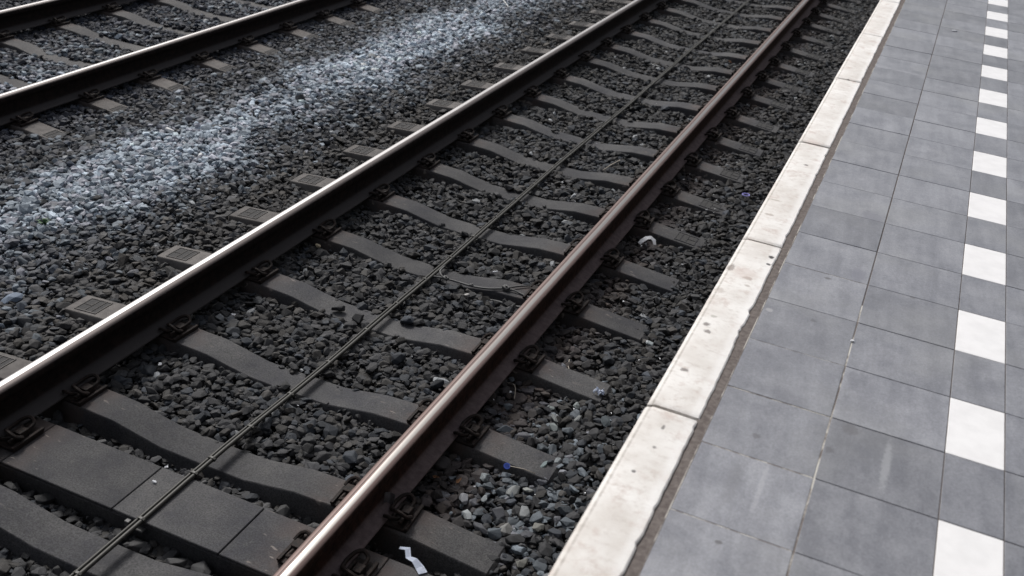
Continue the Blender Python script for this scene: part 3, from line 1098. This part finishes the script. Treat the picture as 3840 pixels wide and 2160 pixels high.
# a few pale mortar-filled cross joints in the first column
for y in (1.6675, 1.9675, 2.2675, 2.5675, 2.8675, 3.4675):
    obj('joint_mortar', box_mesh('joint_mortar', 1.9240, 2.2112, y - 0.0018, y + 0.0018, H - 0.0312, H - 0.0010), M_MORTAR, plat)

GAP = 0.0013


def tile_me(name, wx, wy, mat):
    bm = bmesh.new()
    add_box(bm, GAP, wx - GAP, GAP, wy - GAP, -0.027, 0.0)
    me = finish(bm, name, bevel=0.0011)
    me.materials.append(mat)
    return me


T30 = tile_me('tile', 0.2985, 0.30, M_TILE)
T29 = tile_me('tile', 0.2905, 0.30, M_TILE)
T15 = tile_me('tile', 0.1500, 0.30, M_TILE)
W15 = tile_me('white_tile', 0.1500, 0.30, M_WHITE)
y0 = 1.9675 - 0.3 * 4
for r_ in range(34):
    y = y0 + 0.3 * r_
    zz = lambda: H + random.uniform(-0.0006, 0.0006)
    tl = lambda: (random.gauss(0, .0012), random.gauss(0, .0012), random.gauss(0, .0008))
    obj('tile', T29, None, plat, (1.9235, y, zz()), tl())
    obj('tile', T30, None, plat, (2.2155, y, zz()), tl())
    if r_ % 2 == 0:
        obj('white_tile', W15, None, plat, (2.5140, y, zz()), (0, 0, 0))
    else:
        obj('tile', T15, None, plat, (2.5140, y, zz()), (0, 0, 0))
    obj('tile', T30, None, plat, (2.6640, y, zz()), tl())
# tiles outside the frame, joined
bm = bmesh.new()
for r_ in range(-8, 74):
    y = y0 + 0.3 * r_
    if y > PLY1 - 0.3:
        break
    cols = [(2.9635 + 0.3 * c_, 0.3) for c_ in range(22)]
    if r_ < 0 or r_ >= 34:
        cols += [(1.9235, 0.2905), (2.2155, 0.2985), (2.664, 0.2985)]
        if r_ % 2:
            cols += [(2.514, 0.15)]
    for x, wx in cols:
        add_box(bm, x + GAP, x + wx - GAP, y + GAP, y + 0.3 - GAP, H - 0.027, H + random.uniform(-.0005, .0005))
tag(obj('outer_tiles', finish(bm, 'outer_tiles'), M_TILE, plat), kind='stuff')
bm = bmesh.new()
for r_ in list(range(-8, 0)) + list(range(34, 74)):
    y = y0 + 0.3 * r_
    if r_ % 2 == 0 and y < PLY1 - 0.3:
        add_box(bm, 2.514 + GAP, 2.664 - GAP, y + GAP, y + 0.3 - GAP, H - 0.027, H)
tag(obj('outer_white_tiles', finish(bm, 'outer_white_tiles'), M_WHITE, plat), kind='stuff')


# ------------------------------------------------------------------ unseen roof-shaped blocker, added to keep sky light from the right off the rails
bm = bmesh.new()
add_box(bm, 1.9, 12.0, -22.0, 1.0, 4.75, 4.95)
add_box(bm, 1.86, 1.92, -22.0, 1.0, 4.55, 5.05)
for y in range(-20, 1, 6):
    add_box(bm, 1.95, 11.95, y - 0.09, y + 0.09, 4.45, 4.75)
tag(obj('sky_blocker', finish(bm, 'sky_blocker'), M_BLOCKER), kind='structure')


# ------------------------------------------------------------------ litter
def crumple(seed, n=5, amp=0.35):
    """A crumpled sheet with thickness."""
    g = random.Random(seed)
    bm = bmesh.new()
    V = [[bm.verts.new(((i / n - .5) + g.uniform(-.08, .08), (j / n - .5) * 0.7 + g.uniform(-.08, .08), g.uniform(-amp, amp) * 0.5 + 0.25 * abs(math.sin(i * 1.7 + seed)))) for j in range(n + 1)] for i in range(n + 1)]
    for i in range(n):
        for j in range(n):
            if (i, j) in ((0, 0), (n - 1, n - 1), (0, n - 1)) and seed % 2:
                continue
            bm.faces.new((V[i][j], V[i + 1][j], V[i + 1][j + 1], V[i][j + 1]))
    geo = bmesh.ops.solidify(bm, geom=list(bm.faces), thickness=0.02)
    return finish(bm, 'scrap')


def litter(name, me, mat, x, y, z, s, rot, label, cat, group=None):
    o = obj(name, me, mat, None, (x, y, z), rot)
    o.scale = (s, s, s) if not isinstance(s, tuple) else s
    return tag(o, label, cat, group)


def strip_mesh(pts, wdt, th=0.0012, fold=0.004):
    """Flat torn strip along the points."""
    g = random.Random(len(pts) * 7)
    bm = bmesh.new()
    prev = None
    for i, (x, y, z) in enumerate(pts):
        a = Vector(pts[max(i - 1, 0)])
        b = Vector(pts[min(i + 1, len(pts) - 1)])
        t = (b - a).normalized()
        s = Vector((-t.y, t.x, 0)).normalized() * (wdt if not isinstance(wdt, (list, tuple)) else wdt[i]) * 0.5
        l = bm.verts.new(Vector((x, y, z + g.uniform(0, fold))) + s)
        r_ = bm.verts.new(Vector((x, y, z + g.uniform(0, fold))) - s)
        if prev:
            bm.faces.new((prev[0], l, r_, prev[1]))
        prev = (l, r_)
    bmesh.ops.solidify(bm, geom=list(bm.faces), thickness=th)
    return finish(bm, 'strip')


def Zb(x, y):
    return float(zb(x, y))


# arched tissue near the rusty rail
pts = [(-.045, -.030, .0), (-.030, -.012, .014), (-.010, .004, .024), (.012, .012, .028), (.032, .004, .020), (.040, -.018, .004)]
litter('tissue', strip_mesh(pts, [.020, .030, .034, .028, .024, .016], .003, .008), M_PAPER, .956, 5.677, Zb(.956, 5.677) + .024, 1.1, (0, 0, .2), 'white crumpled tissue arched over the stones between rusty rail and platform', 'tissue')
pts = [(-.085, .030, .004), (-.055, .034, .012), (-.035, .006, .003), (-.008, .000, .010), (.020, -.012, .003), (.044, -.030, .002)]
litter('card_scrap', strip_mesh(pts, [.010, .022, .020, .022, .030, .032], .0015, .004), M_CARD, 1.020, 2.560, -.1845, 1.05, (0, 0, -.05), 'torn bluish white card strip on the wide sleeper at the bottom edge', 'card scrap')
# clear plastic piece standing against the rail fastening
bm = bmesh.new()
n = 9
lo = [bm.verts.new((.017 * math.cos(a), .017 * math.sin(a), 0)) for a in np.linspace(-2.2, 1.2, n)]
hi = [bm.verts.new((.021 * math.cos(a) + .002 * math.sin(5 * a), .021 * math.sin(a), .055)) for a in np.linspace(-2.0, 1.0, n)]
for i in range(n - 1):
    bm.faces.new((lo[i], lo[i + 1], hi[i + 1], hi[i]))
bmesh.ops.solidify(bm, geom=list(bm.faces), thickness=.0012)
litter('plastic_fragment', finish(bm, 'plastic_fragment', True), M_CLEAR, .800, 2.742, -.160, 1.0, (.2, .1, 2.6), 'clear plastic cup fragment standing by the lowest fastening of the rusty rail', 'plastic fragment')
# blue cap with a stick
bc = tag(empty('blue_cap', (1.075, 3.252, Zb(1.075, 3.252) + .030)), 'small blue plastic cap on a thin pale stick by a sleeper end', 'plastic cap')
bm = bmesh.new()
add_tube(bm, [(0, 0, -.006), (0, 0, -.003), (0, 0, .004), (0, 0, .004), (0, 0, -.001)], [.011, .0145, .0140, .0110, .0090], 12)
obj('cap', finish(bm, 'cap', False), M_BLUE, bc, (0, 0, 0), (.4, .2, 0))
bm = bmesh.new()
add_tube(bm, [(.012, .002, .004), (.07, .012, .006), (.118, .022, -.004)], .0016, 6)
obj('stick', finish(bm, 'stick', True), M_STRAW, bc)
litter('tissue', crumple(3), M_CARD, 1.225, 3.975, Zb(1.225, 3.975) + .026, .045, (.2, .1, .5), 'small crumpled bluish white tissue on the gravel near the kerb', 'tissue')
bm = bmesh.new()
ring = [(.024 * math.cos(a), .017 * math.sin(a), 0) for a in np.linspace(0, 2 * math.pi, 17)]
add_tube(bm, ring, .0035, 6, False)
litter('plastic_ring', finish(bm, 'plastic_ring', True), M_RING, 1.323, 6.786, Zb(1.323, 6.786) + .026, 1.0, (.15, 0, .3), 'lilac plastic ring lying on the gravel close to the kerb', 'plastic ring')


def butt_mesh():
    bm = bmesh.new()
    add_tube(bm, [(-.014, 0, 0), (.014, 0, .001)], .0045, 8)
    return finish(bm, 'cigarette_end', True)


BUTT = butt_mesh()
litter('cigarette_end', BUTT, M_PAPER, .342, 4.78, Zb(.342, 4.78) + .028, 1.0, (0, -.1, .5), 'white cigarette end on stones above the wired sleeper', 'cigarette end')


def stalk(pts, r_, mat, label, cat='twig'):
    o = Vector(pts[0])
    bm = bmesh.new()
    add_tube(bm, [Vector(q) - o for q in curve_pts(pts, 3)], r_, 6)
    return tag(obj('twig', finish(bm, 'twig', True), mat, None, o), label, cat)


stalk([(.349, 6.622, -.212), (.37, 6.74, -.204), (.392, 6.86, -.205)], .0035, M_STRAW, 'pale dry twig on the gravel left of the rusty rail')
stalk([(-2.10, 10.46, -.175), (-2.01, 10.32, -.170), (-1.913, 10.19, -.178)], .005, M_PSTRAW, 'white stick lying across the pale stones at the top edge', 'stick')
stalk([(-0.20, 9.44, -.218), (-.13, 9.42, -.212), (-.04, 9.42, -.216)], .004, M_PSTRAW, 'short white stick on a sleeper left of the cable', 'stick')
stalk([(.80, 3.86, -.235), (.86, 3.845, -.222), (.90, 3.75, -.228)], .0022, M_STRAW, 'curved dry stalk beside a fastening of the rusty rail')
stalk([(1.00, 4.20, -.226), (1.02, 4.13, -.220), (1.05, 4.09, -.226)], .0025, M_STRAW, 'thin dry stalk among dark stones below the third sleeper end')

FL = [(-.548, 3.636, .020, 'white upright scrap on the stones right of the bright rail', 2), (-.105, 2.600, .018, 'white paper chip in the gap above the wide sleeper', 4),
      (1.221, 5.488, .014, 'tiny white scrap beside the sleeper end nearest the arched tissue', 6), (1.195, 7.969, .014, 'tiny white scrap far up between rusty rail and kerb', 8),
      (-.766, 2.851, .022, 'small white scrap just left of the bright rail foot', 10), (1.15, 6.37, .013, 'white chip among stones left of the lilac ring', 12), (.560, 6.85, .014, 'white chip close to the inner side of the rusty rail', 14)]
for x, y, s, lb, sd_ in FL:
    if abs(x + .766) < .01:
        x, y = -.56, 3.12
        lb = 'small white scrap just right of the bright rail foot'
    litter('paper_scrap', crumple(sd_, 3), M_PAPER, x, y, Zb(x, y) + .024, s, (random.uniform(-.4, .4), random.uniform(-.4, .4), random.uniform(0, 3)), lb, 'paper scrap')
bits = [(.93, 6.25), (1.19, 6.42), (1.255, 6.457), (1.106, 6.855), (.89, 6.95), (1.243, 3.154), (1.415, 3.256), (.86, 3.33), (1.355, 9.661), (.976, 11.99), (1.046, 10.57), (1.159, 9.858), (1.301, 9.152), (-.08, 9.35), (1.12, 4.02), (-.74, 9.065), (1.05, 5.95), (.83, 3.66), (-.2, 5.0), (1.35, 5.1), (-1.95, 6.9)]
g = random.Random(9)
bits += [(g.uniform(.86, 1.6), g.uniform(3.0, 12.0)) for _ in range(34)] + [(g.uniform(-.5, .6), g.uniform(3.0, 12.0)) for _ in range(12)]
bm = bmesh.new()
for x, y in bits:
    c_ = Vector((x, y, Zb(x, y) + .022))
    sz = g.uniform(.004, .008)
    q = [bm.verts.new(c_ + Vector((g.uniform(-1, 1), g.uniform(-1, 1), g.uniform(-.6, .6))) * sz) for _ in range(5)]
    bmesh.ops.convex_hull(bm, input=q)
tag(obj('litter_specks', finish(bm, 'litter_specks'), M_PAPER), 'tiny white specks strewn over the gravel', 'litter', None, 'stuff')
v_, f_ = stone_shape(2, 77)
me = bpy.data.meshes.new('pebble')
me.from_pydata((v_ * .016).tolist(), [], f_.tolist())
litter('pebble', me, M_YEL, -.618, 4.50, -.205, 1.0, (0, 0, 0), 'small yellowish pebble beside the bright rail', 'pebble')
me = bpy.data.meshes.new('pebble')
me.from_pydata((v_ * .009).tolist(), [], f_.tolist())
litter('pebble', me, M_PAPER, -.037, 2.451, -.181, 1.0, (0, 0, 0), 'single white pebble lying on the wide sleeper', 'pebble')
v_, f_ = stone_shape(2, 78)
me = bpy.data.meshes.new('paper_fleck')
me.from_pydata((v_ * np.array([.022, .008, .008])).tolist(), [], f_.tolist())
litter('paper_fleck', me, M_PAPER, 2.316, 7.885, H + .004, 1.0, (0, 0, .2), 'white fleck lying on the grey platform tiles', 'paper fleck')
me = bpy.data.meshes.new('pebble')
me.from_pydata((v_ * .0065).tolist(), [], f_.tolist())
litter('pebble', me, M_PAPER, 2.215, 3.030, H + .003, 1.0, (0, 0, 0), 'tiny white pebble in the joint between platform tiles', 'pebble')

# weed
wd = tag(empty('weed', (-1.922, 3.841, Zb(-1.922, 3.841))), 'tiny green weed sprouting at the edge of the pale stones', 'weed')
for i in range(9):
    a = i * 2.4
    ln_ = random.uniform(.03, .055)
    dx, dy = math.cos(a), math.sin(a)
    bm = bmesh.new()
    p0 = bm.verts.new((0, 0, 0))
    p1 = bm.verts.new((dx * ln_ * .5 - dy * .008, dy * ln_ * .5 + dx * .008, .035))
    p2 = bm.verts.new((dx * ln_ * .5 + dy * .008, dy * ln_ * .5 - dx * .008, .037))
    p3 = bm.verts.new((dx * ln_, dy * ln_, .030 + random.uniform(0, .02)))
    bm.faces.new((p0, p1, p2))
    bm.faces.new((p1, p3, p2))
    obj('leaf', finish(bm, 'leaf'), M_GREEN, wd)

# dry leaves by the rusty rail
LV = [(.858, 3.040, 'curled reddish dry leaf by the foot of the rusty rail'), (.945, 3.065, 'curled reddish dry leaf a hand off the rusty rail, near the blue cap'), (.503, 9.93, 'folded pale brown leaf on a sleeper far up by the rusty rail')]
for i, (x, y, lb) in enumerate(LV):
    bm = bmesh.new()
    P_ = [(-.5, 0, .1), (-.2, .22, .16), (.2, .18, .05), (.5, 0, .22), (.2, -.15, .25), (-.2, -.2, .02)]
    cv = bm.verts.new((0, 0, .0))
    vs = [bm.verts.new(q) for q in P_]
    for j in range(6):
        bm.faces.new((cv, vs[j], vs[(j + 1) % 6]))
    bmesh.ops.solidify(bm, geom=list(bm.faces), thickness=.02)
    litter('dry_leaf', finish(bm, 'dry_leaf'), M_LEAF, x, y, Zb(x, y) + .028 if i < 2 else -.18, .034 if i < 2 else .06, (.2, -.1, i * 1.3), lb, 'leaf')
